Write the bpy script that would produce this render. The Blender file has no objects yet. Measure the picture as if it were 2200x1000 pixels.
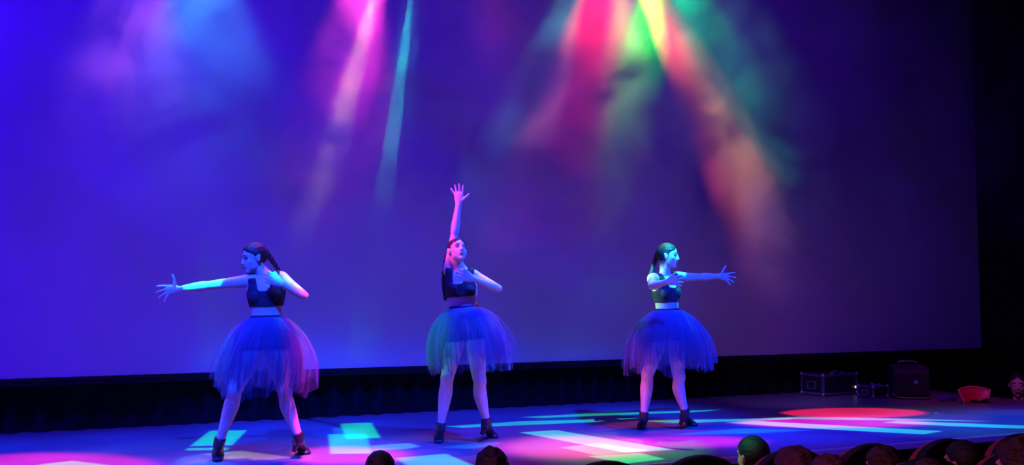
import bpy, bmesh, math, random
import numpy as np
from mathutils import Vector, Matrix

# ------------------------------------------------------------------ camera model (metres; x along the screen, y upstage, z up)
F = 2100.0
YAW = math.radians(24.0)
PITCH = math.atan(130.0 / F)
CAMZ = 1.17
SN, CS = math.sin(YAW), math.cos(YAW)
RV = Vector((CS, -SN, 0)); HV = Vector((SN, CS, 0)); ZV = Vector((0, 0, 1))
CP, SP = math.cos(PITCH), math.sin(PITCH)

def ray(u, v):
    a, b = (u - 1100) / F, (500 - v) / F
    return RV * a + (HV * -SP + ZV * CP) * b + (HV * CP + ZV * SP)
def at(u, v, D):
    """point seen at pixel (u, v) at horizontal distance D ahead of the camera"""
    d = ray(u, v); return Vector((0, 0, CAMZ)) + d * (D / d.dot(HV))
def on_floor(u, v, z=0.0):
    d = ray(u, v); return Vector((0, 0, CAMZ)) + d * ((z - CAMZ) / d.z)
def on_y(u, v, y):
    d = ray(u, v); return Vector((0, 0, CAMZ)) + d * (y / d.y)

sc = bpy.context.scene
C = sc.collection
cam_d = bpy.data.cameras.new('camera'); cam = bpy.data.objects.new('camera', cam_d); C.objects.link(cam)
cam_d.sensor_fit = 'HORIZONTAL'; cam_d.sensor_width = 36; cam_d.lens = F / 2200 * 36
cam.location = (0, 0, CAMZ)
cam.rotation_euler = (math.pi / 2 + PITCH, 0, -YAW)
cam_d.clip_end = 200
sc.camera = cam

w = bpy.data.worlds.new('world'); sc.world = w; w.use_nodes = True
w.node_tree.nodes['Background'].inputs[0].default_value = (0.10, 0.03, 0.35, 1)
w.node_tree.nodes['Background'].inputs[1].default_value = 0.012
vs = sc.view_settings
vs.view_transform = 'Standard'; vs.look = 'None'; vs.gamma = 1; vs.use_curve_mapping = False; vs.exposure = 0.0
cy = sc.cycles
cy.max_bounces = 6; cy.diffuse_bounces = 2; cy.glossy_bounces = 2; cy.transmission_bounces = 4
cy.volume_bounces = 0; cy.transparent_max_bounces = 40
cy.volume_step_rate = 1.0; cy.volume_max_steps = 48
cy.sample_clamp_indirect = 4

# ------------------------------------------------------------------ stage lighting
def spot(name, loc, target, power, color, full_deg, blend=0.3, radius=0.04):
    l = bpy.data.lights.new(name, 'SPOT'); o = bpy.data.objects.new(name, l); C.objects.link(o)
    l.energy = power; l.color = color; l.spot_size = math.radians(full_deg); l.spot_blend = blend; l.shadow_soft_size = radius
    o.location = loc
    o.rotation_euler = (Vector(target) - Vector(loc)).to_track_quat('-Z', 'Y').to_euler()
    return o
def beam(name, u0, u1, v1, power, color, width_top, y=8.1, v0=-170, blend=0.4, yend=None):
    """profile lamp on the upstage bar, aimed through the stage air; pixels only say which way it points in the photograph"""
    p = on_y(u0, v0, y); q = on_y(u1, v1, yend if yend else y - 0.6)
    top = on_y(u0 + (u1 - u0) * (-v0) / (v1 - v0), 0, y)
    wm = width_top / F * top.dot(HV)
    ang = 2 * math.atan(wm / 2 / max(0.2, (top - p).length))
    return spot(name, p, q, power * 9, color, math.degrees(ang), blend)

def projector(name, loc, aim, power, cone, shapes):
    """gobo projector: shutters cut its cone into flat sided patches. shapes: (list of stage points, colour, softness)"""
    o = spot(name, loc, aim, power, (1, 1, 1), cone, 0.05, 0.012)
    l = o.data; l.use_nodes = True; nt = l.node_tree; N = nt.nodes; L = nt.links
    em = N['Emission'] if 'Emission' in N else N.new('ShaderNodeEmission')
    geo = N.new('ShaderNodeNewGeometry')
    P = Vector(loc); acc = None
    def vm(op, a, b):
        n = N.new('ShaderNodeVectorMath'); n.operation = op
        for i, x in enumerate((a, b)):
            if hasattr(x, 'type'): L.new(x, n.inputs[i])
            else: n.inputs[i].default_value = x
        return n
    def mul(a, b):
        n = N.new('ShaderNodeMath'); n.operation = 'MULTIPLY'
        L.new(a, n.inputs[0]); L.new(b, n.inputs[1]); return n.outputs[0]
    for pts, col, soft in shapes:
        cen = sum(pts, Vector()) / len(pts) - P
        prod = None
        for i in range(len(pts)):
            a = pts[i] - P; b = pts[(i + 1) % len(pts)] - P
            n = a.cross(b).normalized()
            if n.dot(cen) < 0: n = -n
            d = vm('DOT_PRODUCT', geo.outputs['Incoming'], tuple(n))
            mr = N.new('ShaderNodeMapRange'); mr.interpolation_type = 'SMOOTHSTEP'
            L.new(d.outputs['Value'], mr.inputs[0])
            mr.inputs[1].default_value = -soft / 2; mr.inputs[2].default_value = soft / 2
            prod = mr.outputs[0] if prod is None else mul(prod, mr.outputs[0])
        m = vm('MULTIPLY', (0, 0, 0), col); L.new(prod, m.inputs[0])
        acc = m.outputs[0] if acc is None else vm('ADD', acc, m.outputs[0]).outputs[0]
    L.new(acc, em.inputs[0]); em.inputs[1].default_value = 1.0
    return o
def fl(*uv): return [on_floor(u, v) for u, v in uv]
def ell(u, v, du, dv, n=10):
    return [on_floor(u + du * math.cos(i * 2 * math.pi / n), v + dv * math.sin(i * 2 * math.pi / n)) for i in range(n)]

# blue wash on the cyclorama from a row of floods above and to the left, and front-of-house blue on the dancers
BLUE = (0.045, 0.0, 1.0)
spot('cyc_flood_left', (-2.0, 5.2, 6.5), (0.2, 9.0, 2.6), 4000, (0.035, 0.0, 1.0), 85, 1.0, 0.3)
spot('cyc_flood_centre', (5.0, 4.6, 6.8), (5.2, 9.0, 1.6), 640, (0.10, 0.005, 1.0), 110, 1.0, 0.3)
spot('purple_wash', (3.0, 3.5, 7.0), (3.0, 7.4, 0.0), 40, (0.42, 0.03, 0.75), 110, 0.9, 0.3)

# beams in the haze
beam('beam_pink_plume', 318, 262, 300, 26, (0.75, 0.18, 0.75), 150, blend=0.9)
beam('beam_blue_plume', 430, 455, 300, 30, (0.06, 0.45, 1.0), 165, blend=0.6)
beam('beam_magenta', 790, 735, 330, 90, (1.0, 0.05, 0.45), 105, blend=0.8)
beam('beam_pale', 850, 650, 450, 14, (1.0, 0.35, 0.75), 30, blend=0.2)
beam('beam_teal', 905, 835, 400, 16, (0.05, 1.0, 0.75), 32, blend=0.15)
beam('beam_dim_red', 960, 1130, 160, 9, (0.8, 0.05, 0.3), 120, blend=1.0)
beam('beam_slate', 1285, 1062, 450, 55, (0.12, 0.7, 0.55), 60, blend=0.5)
beam('beam_red', 1310, 1215, 400, 150, (1.0, 0.02, 0.10), 85, blend=0.6)
beam('beam_yellow', 1345, 1325, 230, 80, (0.9, 0.75, 0.02), 36, blend=0.6)
beam('beam_green', 1415, 1375, 230, 230, (0.02, 1.0, 0.03), 60, blend=0.6)
beam('beam_rose', 1350, 1320, 520, 60, (0.8, 0.2, 0.35), 70, blend=0.8)
beam('beam_peach', 1310, 1690, 520, 140, (1.0, 0.16, 0.13), 62, blend=0.6)
beam('beam_emerald', 1370, 1640, 280, 85, (0.01, 0.9, 0.30), 100, blend=0.7)
beam('beam_grey_blue', 1470, 1740, 330, 18, (0.15, 0.5, 0.6), 120, blend=1.0)

# front-of-house blue, its shutters cut along the foot of the back drape
projector('front_blue_wash_left', (-0.5, 2.2, 6.6), (0.4, 7.2, 0.6), 12500, 75,
          [([Vector((-4.5, 6.6, 0)), Vector((2.6, 6.3, 0)), Vector((2.6, 9.0, 0)), Vector((-4.5, 9.0, 0))], (0.0, 0.035, 1.0), 0.07)])
projector('front_blue_wash_right', (4.6, 2.2, 6.6), (4.8, 7.0, 0.4), 13500, 90,
          [([Vector((1.6, 6.7, 0)), Vector((5.7, 6.3, 0)), Vector((5.7, 9.1, 0)), Vector((0.8, 9.6, 0))], (0.0, 0.030, 1.0), 0.10),
           ([Vector((4.4, 5.9, 0)), Vector((9.2, 5.9, 0)), Vector((9.2, 7.1, 0)), Vector((4.9, 7.1, 0))], (0.0, 0.010, 0.9), 0.08)])
# gobo patches and pools on the stage floor, mostly from added front projectors that miss the haze, some from the upstage bar
GP = 5600
def bar(u, v=-170, y=8.1): return tuple(on_y(u, v, y))
FP = 15000
projector('projector_far_left', (-3.5, 4.5, 6.4), (0.6, 7.2, 0), FP * 1.15, 60, [
    (fl((82, 999), (155, 991), (240, 1001), (150, 1010)), (0.05, 0.7, 0.15), 0.005),
    (ell(120, 1000, 225, 27), (0.9, 0.01, 0.12), 0.03),
])
projector('projector_left', (1.6, 4.4, 6.4), (1.6, 7.2, 0), FP, 70, [
    (fl((732, 911), (797, 909), (817, 942), (743, 944)), (0.0, 0.75, 0.04), 0.004),
    (fl((706, 934), (785, 933), (800, 975), (710, 976)), (0.0, 0.6, 0.30), 0.004),
    (fl((796, 958), (880, 953), (903, 960), (870, 966), (800, 969)), (0.05, 0.34, 0.4), 0.006),
    (ell(740, 980, 150, 20), (0.8, 0.02, 0.28), 0.04),
])
projector('projector_centre', (5.0, 4.4, 6.4), (2.2, 7.0, 0), FP, 90, [
    (fl((850, 985), (958, 976), (1020, 1002), (880, 1004)), (0.02, 0.55, 0.40), 0.004),
    (fl((955, 917), (1120, 906), (1370, 899), (1372, 904), (1180, 912), (1000, 920)), (0.01, 0.5, 0.30), 0.004),
    (fl((1118, 897), (1250, 890), (1550, 881), (1500, 886), (1160, 899)), (0.01, 0.5, 0.24), 0.004),
    (fl((950, 962), (1020, 953), (1075, 950), (1070, 957), (1010, 965)), (0.0, 0.14, 0.4), 0.012),
    (fl((1117, 930), (1195, 925), (1448, 967), (1340, 973)), (0.05, 0.60, 0.40), 0.004),
    (fl((1205, 962), (1290, 953), (1400, 970), (1280, 979)), (0.05, 0.40, 0.14), 0.004),
    (fl((1262, 981), (1375, 974), (1428, 987), (1345, 997)), (0.01, 0.60, 0.16), 0.004),
    (ell(1240, 962, 190, 26), (0.95, 0.02, 0.28), 0.06),
    (ell(1470, 950, 170, 14), (0.6, 0.01, 0.45), 0.06),
])
projector('projector_right', (5.6, 4.4, 6.4), (5.4, 7.4, 0), FP, 90, [
    (fl((1255, 913), (1400, 904), (1700, 899), (1700, 902), (1400, 912)), (0.01, 0.45, 0.32), 0.004),
    (fl((1600, 901), (1720, 896), (1990, 901), (2152, 907), (1990, 907), (1800, 903)), (0.02, 0.40, 0.50), 0.004),
    (fl((1560, 909), (1620, 905), (2025, 927), (1985, 934), (1750, 922)), (0.02, 0.50, 0.50), 0.004),
    (fl((1880, 911), (1930, 905), (2300, 919), (2290, 928), (2060, 917)), (0.01, 0.50, 0.50), 0.004),
    (fl((1440, 935), (1600, 921), (1745, 925), (1600, 933)), (0.0, 0.14, 0.45), 0.012),
    (ell(1835, 888, 158, 11), (0.9, 0.012, 0.08), 0.015),
    (ell(1790, 909, 215, 12), (0.75, 0.01, 0.40), 0.04),
])
projector('projector_pale_bar', bar(850), on_floor(530, 985), 3600, 40, [
    (fl((437, 976), (520, 969), (628, 984), (560, 991), (490, 990)), (0.7, 0.6, 0.02), 0.006),
    (ell(560, 997, 170, 17), (0.7, 0.02, 0.30), 0.04)])
projector('projector_front_left', (0.2, 4.4, 6.4), on_floor(465, 945), FP, 40, [
    (fl((398, 968), (452, 926), (530, 925), (487, 968)), (0.0, 0.75, 0.24), 0.004)])
projector('projector_teal_bar', bar(905), on_floor(750, 940), 1900, 40, [
    (fl((715, 920), (790, 918), (800, 950), (722, 952)), (0.01, 0.6, 0.36), 0.006)])
projector('projector_peach_bar', bar(1312), on_floor(1835, 888), 2200, 60, [
    (ell(1835, 888, 158, 11), (1.0, 0.09, 0.10), 0.02)])
# accents that catch the dancers
pL = at(450, 640, 6.9); pM = at(985, 560, 7.7); pR = at(1420, 620, 8.4)
spot('accent_cyan_left', (-0.2, 7.1, 6.4), at(412, 618, 6.87), 2000, (0.03, 0.8, 1.0), 6, 0.5)
spot('accent_cyan_elbow', (1.6, 6.4, 5.2), at(640, 610, 6.9), 700, (0.10, 0.8, 0.9), 5, 0.5)
spot('accent_pink_middle', (-0.6, 7.0, 4.6), at(972, 475, 7.7), 2100, (1.0, 0.08, 0.32), 8, 0.5)
spot('accent_mint_middle', (4.2, 6.6, 5.0), at(1045, 600, 7.6), 350, (0.25, 1.0, 0.7), 7, 0.6)
spot('accent_green_middle', (0.2, 6.3, 1.9), at(938, 735, 7.7), 420, (0.0, 1.0, 0.25), 12, 0.6)
spot('accent_mint_right', (3.0, 7.5, 1.75), at(1392, 612, 8.4), 330, (0.30, 1.0, 0.30), 14, 0.5)
spot('accent_rose_left_skirt', (1.4, 7.35, 3.0), at(675, 790, 6.95), 160, (1.0, 0.15, 0.30), 16, 0.6)
spot('added_case_purple', (5.2, 6.6, 3.6), (7.0, 8.5, 0.2), 300, (0.50, 0.22, 0.85), 22, 0.9)  # added spot out of view, tints the flight case edges purple
spot('added_shell_rose', (6.6, 5.9, 4.0), (8.7, 7.5, 0.1), 160, (1.0, 0.05, 0.16), 26, 0.9)  # added spot out of view, keeps the shell red under the blue wash

spot('added_rose_fill', (-3.5, 2.2, 4.2), (3.0, 3.9, 0.1), 700, (1.0, 0.18, 0.48), 34, 0.7, 0.1)  # added pink fill out of view, brightens seat edges and audience heads
spot('house_green', (1.6, 6.4, 3.6), at(1606, 948, 6.0), 600, (0.0, 1.0, 0.25), 7, 0.6)

# ------------------------------------------------------------------ helpers
def mat(name, col, rough=0.6, spec=0.3, noise=0.0, scale=8.0, metallic=0.0, bump=0.0, bscale=60, sheen=0.0, sss=0.0):
    m = bpy.data.materials.new(name); m.use_nodes = True; nt = m.node_tree; b = nt.nodes['Principled BSDF']
    b.inputs['Roughness'].default_value = rough; b.inputs['Specular IOR Level'].default_value = spec
    b.inputs['Metallic'].default_value = metallic; b.inputs['Sheen Weight'].default_value = sheen
    b.inputs['Base Color'].default_value = (*col, 1)
    tc = nt.nodes.new('ShaderNodeTexCoord')
    if noise:
        n = nt.nodes.new('ShaderNodeTexNoise'); n.inputs['Scale'].default_value = scale; n.inputs['Detail'].default_value = 5
        r = nt.nodes.new('ShaderNodeValToRGB')
        r.color_ramp.elements[0].position = 0.3; r.color_ramp.elements[1].position = 0.7
        r.color_ramp.elements[0].color = (*[c * (1 - noise) for c in col], 1)
        r.color_ramp.elements[1].color = (*[min(1, c * (1 + noise)) for c in col], 1)
        nt.links.new(tc.outputs['Object'], n.inputs['Vector']); nt.links.new(n.outputs[0], r.inputs[0]); nt.links.new(r.outputs[0], b.inputs['Base Color'])
    if bump:
        n2 = nt.nodes.new('ShaderNodeTexNoise'); n2.inputs['Scale'].default_value = bscale; n2.inputs['Detail'].default_value = 4
        bp = nt.nodes.new('ShaderNodeBump'); bp.inputs['Strength'].default_value = bump; bp.inputs['Distance'].default_value = 0.01
        nt.links.new(tc.outputs['Object'], n2.inputs['Vector']); nt.links.new(n2.outputs[0], bp.inputs['Height']); nt.links.new(bp.outputs[0], b.inputs['Normal'])
    return m
def obj(name, me, m=None, parent=None, smooth=False):
    if isinstance(me, bmesh.types.BMesh):
        bm = me; me = bpy.data.meshes.new(name)
        bmesh.ops.recalc_face_normals(bm, faces=bm.faces[:])
        bm.to_mesh(me); bm.free()
    if m is not None: me.materials.clear(); me.materials.append(m)
    if smooth: me.polygons.foreach_set('use_smooth', [True] * len(me.polygons))
    o = bpy.data.objects.new(name, me); C.objects.link(o)
    if parent is not None: o.parent = parent
    return o
def tag(o, label=None, cat=None, group=None, kind=None):
    for k, v in (('label', label), ('category', cat), ('group', group), ('kind', kind)):
        if v: o[k] = v
    return o
def thing(name, label, cat, loc=(0, 0, 0), rz=0.0, group=None):
    o = bpy.data.objects.new(name, None); C.objects.link(o); o.location = loc; o.rotation_euler = (0, 0, rz)
    o.empty_display_size = 0.1
    return tag(o, label, cat, group)
def box(bm, c, s, bev=0.0, M=None):
    r = bmesh.ops.create_cube(bm, size=1.0)
    vsx = r['verts']
    for v in vsx: v.co = Vector((v.co.x * s[0], v.co.y * s[1], v.co.z * s[2]))
    if bev:
        es = list({e for v in vsx for e in v.link_edges})
        rr = bmesh.ops.bevel(bm, geom=es, offset=bev, segments=2, affect='EDGES', profile=0.6)
        vsx = list({v for f in rr['faces'] for v in f.verts} | {v for v in vsx if v.is_valid})
    for v in vsx:
        v.co += Vector(c)
        if M is not None: v.co = M @ v.co
    return bm
def cyl(bm, p, q, r0, r1=None, n=14):
    return loft(bm, [p, q], [(r0, r0), (r1 or r0, r1 or r0)], Vector((0.31, 0.7, 0.2)), n=n, sub=1, cap=0.0)
def catmull(P, sub):
    P = [np.array(p, float) for p in P]
    if sub <= 1 or len(P) < 3: return P
    Q = [2 * P[0] - P[1]] + P + [2 * P[-1] - P[-2]]; out = []
    for i in range(1, len(Q) - 2):
        p0, p1, p2, p3 = Q[i - 1:i + 3]
        for k in range(sub):
            t = k / sub
            out.append(0.5 * (2 * p1 + (p2 - p0) * t + (2 * p0 - 5 * p1 + 4 * p2 - p3) * t * t + (3 * p1 - p0 - 3 * p2 + p3) * t ** 3))
    out.append(P[-1]); return out
def loft(bm, pts, rads, wdir, n=16, sub=4, cap=0.8, sq=1.0):
    """closed tube of elliptical rings; wdir = direction of the first radius (one vector or one per point)"""
    if isinstance(wdir, Vector): wdir = [wdir] * len(pts)
    A = catmull([tuple(p) + tuple(r) + tuple(w_) for p, r, w_ in zip(pts, rads, wdir)], sub)
    rings = []; m = len(A); pos = [Vector(a[:3]) for a in A]
    def frame(i):
        t = (pos[min(i + 1, m - 1)] - pos[max(i - 1, 0)])
        if t.length < 1e-9: t = Vector((0, 0, 1))
        t.normalize()
        w_ = Vector(A[i][5:8]); w_ = (w_ - t * w_.dot(t)).normalized()
        return t, w_, t.cross(w_)
    def ring(c, a, b, w_, d):
        vs_ = []
        for k in range(n):
            th = 2 * math.pi * k / n
            x, y = math.cos(th), math.sin(th)
            if sq != 1.0:
                x = math.copysign(abs(x) ** sq, x); y = math.copysign(abs(y) ** sq, y)
            vs_.append(bm.verts.new(c + w_ * a * x + d * b * y))
        return vs_
    if cap:
        t, w_, d = frame(0); a, b = max(A[0][3], 1e-4), max(A[0][4], 1e-4)
        for ph in (75, 45, 20):
            ph = math.radians(ph); rings.append(ring(pos[0] - t * min(a, b) * cap * math.sin(ph), a * math.cos(ph), b * math.cos(ph), w_, d))
    for i in range(m):
        t, w_, d = frame(i); rings.append(ring(pos[i], max(A[i][3], 1e-4), max(A[i][4], 1e-4), w_, d))
    if cap:
        t, w_, d = frame(m - 1); a, b = max(A[-1][3], 1e-4), max(A[-1][4], 1e-4)
        for ph in (20, 45, 75):
            ph = math.radians(ph); rings.append(ring(pos[-1] + t * min(a, b) * cap * math.sin(ph), a * math.cos(ph), b * math.cos(ph), w_, d))
    for r0, r1 in zip(rings, rings[1:]):
        for k in range(n): bm.faces.new((r0[k], r0[(k + 1) % n], r1[(k + 1) % n], r1[k]))
    bm.faces.new(rings[0][::-1]); bm.faces.new(rings[-1])
    return bm
def ellipsoid(bm, c, r, X=Vector((1, 0, 0)), Y=Vector((0, 1, 0)), Z=Vector((0, 0, 1)), seg=20):
    res = bmesh.ops.create_uvsphere(bm, u_segments=seg, v_segments=seg * 2 // 3, radius=1)
    for v in res['verts']: v.co = Vector(c) + X * v.co.x * r[0] + Y * v.co.y * r[1] + Z * v.co.z * r[2]
def remesh(bm, voxel, smooth=2):
    me = bpy.data.meshes.new('tmp'); bmesh.ops.recalc_face_normals(bm, faces=bm.faces[:]); bm.to_mesh(me); bm.free()
    o = bpy.data.objects.new('tmp', me); C.objects.link(o)
    md = o.modifiers.new('r', 'REMESH'); md.mode = 'VOXEL'; md.voxel_size = voxel; md.use_smooth_shade = True
    s = o.modifiers.new('s', 'SMOOTH'); s.factor = 0.5; s.iterations = smooth
    dg = bpy.context.evaluated_depsgraph_get(); dg.update()
    out = bpy.data.meshes.new_from_object(o.evaluated_get(dg))
    bpy.data.objects.remove(o); bpy.data.meshes.remove(me)
    return out
def coords(me):
    a = np.empty(len(me.vertices) * 3); me.vertices.foreach_get('co', a); return a.reshape(-1, 3)
def normals(me):
    a = np.empty(len(me.vertices) * 3); me.vertices.foreach_get('normal', a); return a.reshape(-1, 3)
def segdist(P, a, b):
    a, b = np.array(a), np.array(b); ab = b - a
    t = np.clip(((P - a) @ ab) / (ab @ ab), 0, 1)
    return np.linalg.norm(P - (a + t[:, None] * ab), axis=1)

# ------------------------------------------------------------------ materials
M_floor = mat('stage_floor_vinyl', (0.14, 0.13, 0.15), 0.42, 0.4, noise=0.18, scale=1.6, bump=0.05, bscale=18)
M_drape = mat('black_drape', (0.010, 0.009, 0.011), 0.9, 0.1, noise=0.3, scale=12)
M_screen = mat('screen_fabric', (0.46, 0.46, 0.50), 0.9, 0.1, noise=0.04, scale=0.7)
M_border = mat('screen_border', (0.012, 0.012, 0.014), 0.8, 0.1)
M_fascia = mat('stage_fascia', (0.02, 0.018, 0.02), 0.7, 0.2, noise=0.3, scale=5)
M_nose = mat('stage_nosing', (0.35, 0.33, 0.36), 0.4, 0.5)
M_aud = mat('auditorium_floor', (0.02, 0.015, 0.02), 0.9, 0.1, noise=0.3)
M_skin = mat('skin', (0.66, 0.50, 0.46), 0.45, 0.35, noise=0.05, scale=20)
M_skin2 = mat('skin_person', (0.55, 0.34, 0.28), 0.5, 0.3, noise=0.05, scale=20)
M_hair = mat('dark_hair', (0.035, 0.022, 0.02), 0.45, 0.4, noise=0.4, scale=90, bump=0.5, bscale=120)
M_top = mat('black_top', (0.030, 0.026, 0.040), 0.7, 0.2, noise=0.2, scale=30)
M_shoe = mat('black_shoe', (0.02, 0.018, 0.025), 0.3, 0.5)
M_eye = mat('eye_white', (0.8, 0.8, 0.8), 0.25, 0.5)
M_dark = mat('eye_makeup', (0.02, 0.015, 0.02), 0.4, 0.4)
M_lid = mat('eye_shadow', (0.22, 0.12, 0.13), 0.5, 0.3)
M_lip = mat('lipstick', (0.30, 0.08, 0.09), 0.35, 0.5)

def tulle(name, col, alpha):
    m = bpy.data.materials.new(name); m.use_nodes = True; nt = m.node_tree; N = nt.nodes; L = nt.links
    N.remove(N['Principled BSDF']); out = N['Material Output']
    d = N.new('ShaderNodeBsdfDiffuse'); t = N.new('ShaderNodeBsdfTranslucent'); tr = N.new('ShaderNodeBsdfTransparent')
    d.inputs[0].default_value = (*col, 1); t.inputs[0].default_value = (*col, 1)
    mx = N.new('ShaderNodeMixShader'); mx.inputs[0].default_value = 0.4; L.new(d.outputs[0], mx.inputs[1]); L.new(t.outputs[0], mx.inputs[2])
    lw = N.new('ShaderNodeLayerWeight'); lw.inputs[0].default_value = 0.35
    tc = N.new('ShaderNodeTexCoord'); ns = N.new('ShaderNodeTexNoise'); ns.inputs['Scale'].default_value = 9
    L.new(tc.outputs['Object'], ns.inputs['Vector'])
    a = N.new('ShaderNodeMath'); a.operation = 'MULTIPLY_ADD'; a.inputs[1].default_value = 0.5; a.inputs[2].default_value = alpha - 0.1
    L.new(lw.outputs['Facing'], a.inputs[0])
    b = N.new('ShaderNodeMath'); b.operation = 'MULTIPLY_ADD'; b.inputs[1].default_value = 0.2; b.use_clamp = True
    L.new(ns.outputs[0], b.inputs[0]); L.new(a.outputs[0], b.inputs[2])
    mx2 = N.new('ShaderNodeMixShader'); L.new(b.outputs[0], mx2.inputs[0]); L.new(tr.outputs[0], mx2.inputs[1]); L.new(mx.outputs[0], mx2.inputs[2])
    L.new(mx2.outputs[0], out.inputs[0]); return m
M_tulle = tulle('purple_tulle', (0.22, 0.20, 0.44), 0.08)
M_tulle2 = tulle('navy_tulle', (0.12, 0.11, 0.30), 0.13)

# ------------------------------------------------------------------ setting
SX0, SX1, SY0, SY1 = -5.0, 9.45, 5.80, 9.35
def struct(name, bm, m, smooth=False):
    return tag(obj(name, bm, m, smooth=smooth), kind='structure')
bm = bmesh.new(); box(bm, ((SX0 + SX1) / 2, (SY0 + SY1) / 2 + 0.02, -0.03), (SX1 - SX0, SY1 - SY0 - 0.04, 0.06)); struct('floor', bm, M_floor)
bm = bmesh.new(); box(bm, ((SX0 + SX1) / 2, SY0 - 0.005, -0.02), (SX1 - SX0, 0.05, 0.05), 0.008); struct('trim_1', bm, M_nose)
bm = bmesh.new(); box(bm, ((SX0 + SX1) / 2, SY0 + 0.05, -0.45), (SX1 - SX0, 0.06, 0.80)); struct('wall_stage_front', bm, M_fascia)
bm = bmesh.new(); box(bm, (SX1 - 0.03, (SY0 + SY1) / 2, -0.45), (0.06, SY1 - SY0 - 0.1, 0.80)); struct('wall_stage_side', bm, M_fascia)
bm = bmesh.new(); box(bm, (4.0, 1.5, -0.90), (24, 18, 0.1)); struct('floor_auditorium', bm, M_aud)
bm = bmesh.new(); box(bm, (12.5, 8.5, -0.80), (6, 5.5, 0.1)); struct('floor_wings', bm, M_aud)
def drape(name, p, q, z0, z1, amp=0.05, wave=0.22):
    bm = bmesh.new(); p = Vector(p); q = Vector(q); L_ = (q - p).length; n = int(L_ / 0.035); d = (q - p) / L_; nn = Vector((-d.y, d.x, 0))
    rnd = random.Random(5); rows = []
    offs = [amp * math.sin(2 * math.pi * i * 0.035 / wave + 1.3 * math.sin(i * 0.11)) * (0.7 + 0.3 * math.sin(i * 0.07)) for i in range(n + 1)]
    for z in (z0, (z0 + z1) / 2, z1):
        rows.append([bm.verts.new((*(p + d * (L_ * i / n) + nn * offs[i])[:2], z)) for i in range(n + 1)])
    for a, b in zip(rows, rows[1:]):
        for i in range(n): bm.faces.new((a[i], a[i + 1], b[i + 1], b[i]))
    return struct(name, bm, M_drape, True)
drape('wall_back', (-5, 9.22, 0), (14.5, 9.22, 0), -0.8, 7.2)
drape('wall_right', (14.0, 9.3, 0), (14.0, 3.0, 0), -0.8, 7.2)
drape('wall_left', (-4.9, 5.9, 0), (-4.9, 9.3, 0), 0.0, 7.2)

SB = 0.467; SR = 10.6; SL = -3.4; ST = 6.2
t = thing('projection_screen', 'huge pale projection screen hanging across the back of the stage, washed in blue light', 'screen', ((SL + SR) / 2, 9.05, SB))
cx = (SR - SL) / 2
bm = bmesh.new(); box(bm, (0, 0, (ST - SB) / 2), (SR - SL, 0.012, ST - SB)); obj('screen_surface', bm, M_screen, t)
for nm, c, s in (('border', (0, 0.0, -0.02), (2 * cx + 0.16, 0.03, 0.04)), ('border', (0, 0, ST - SB + 0.04), (2 * cx + 0.16, 0.03, 0.08)),
                 ('border', (cx + 0.04, 0, (ST - SB) / 2), (0.08, 0.03, ST - SB)), ('border', (-cx - 0.04, 0, (ST - SB) / 2), (0.08, 0.03, ST - SB))):
    bm = bmesh.new(); box(bm, c, s, 0.004); obj(nm, bm, M_border, t)
bm = bmesh.new()
cyl(bm, Vector((-cx, 0.0, -0.055)), Vector((cx, 0.0, -0.055)), 0.016); obj('weight_bar', bm, M_border, t)

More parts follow.
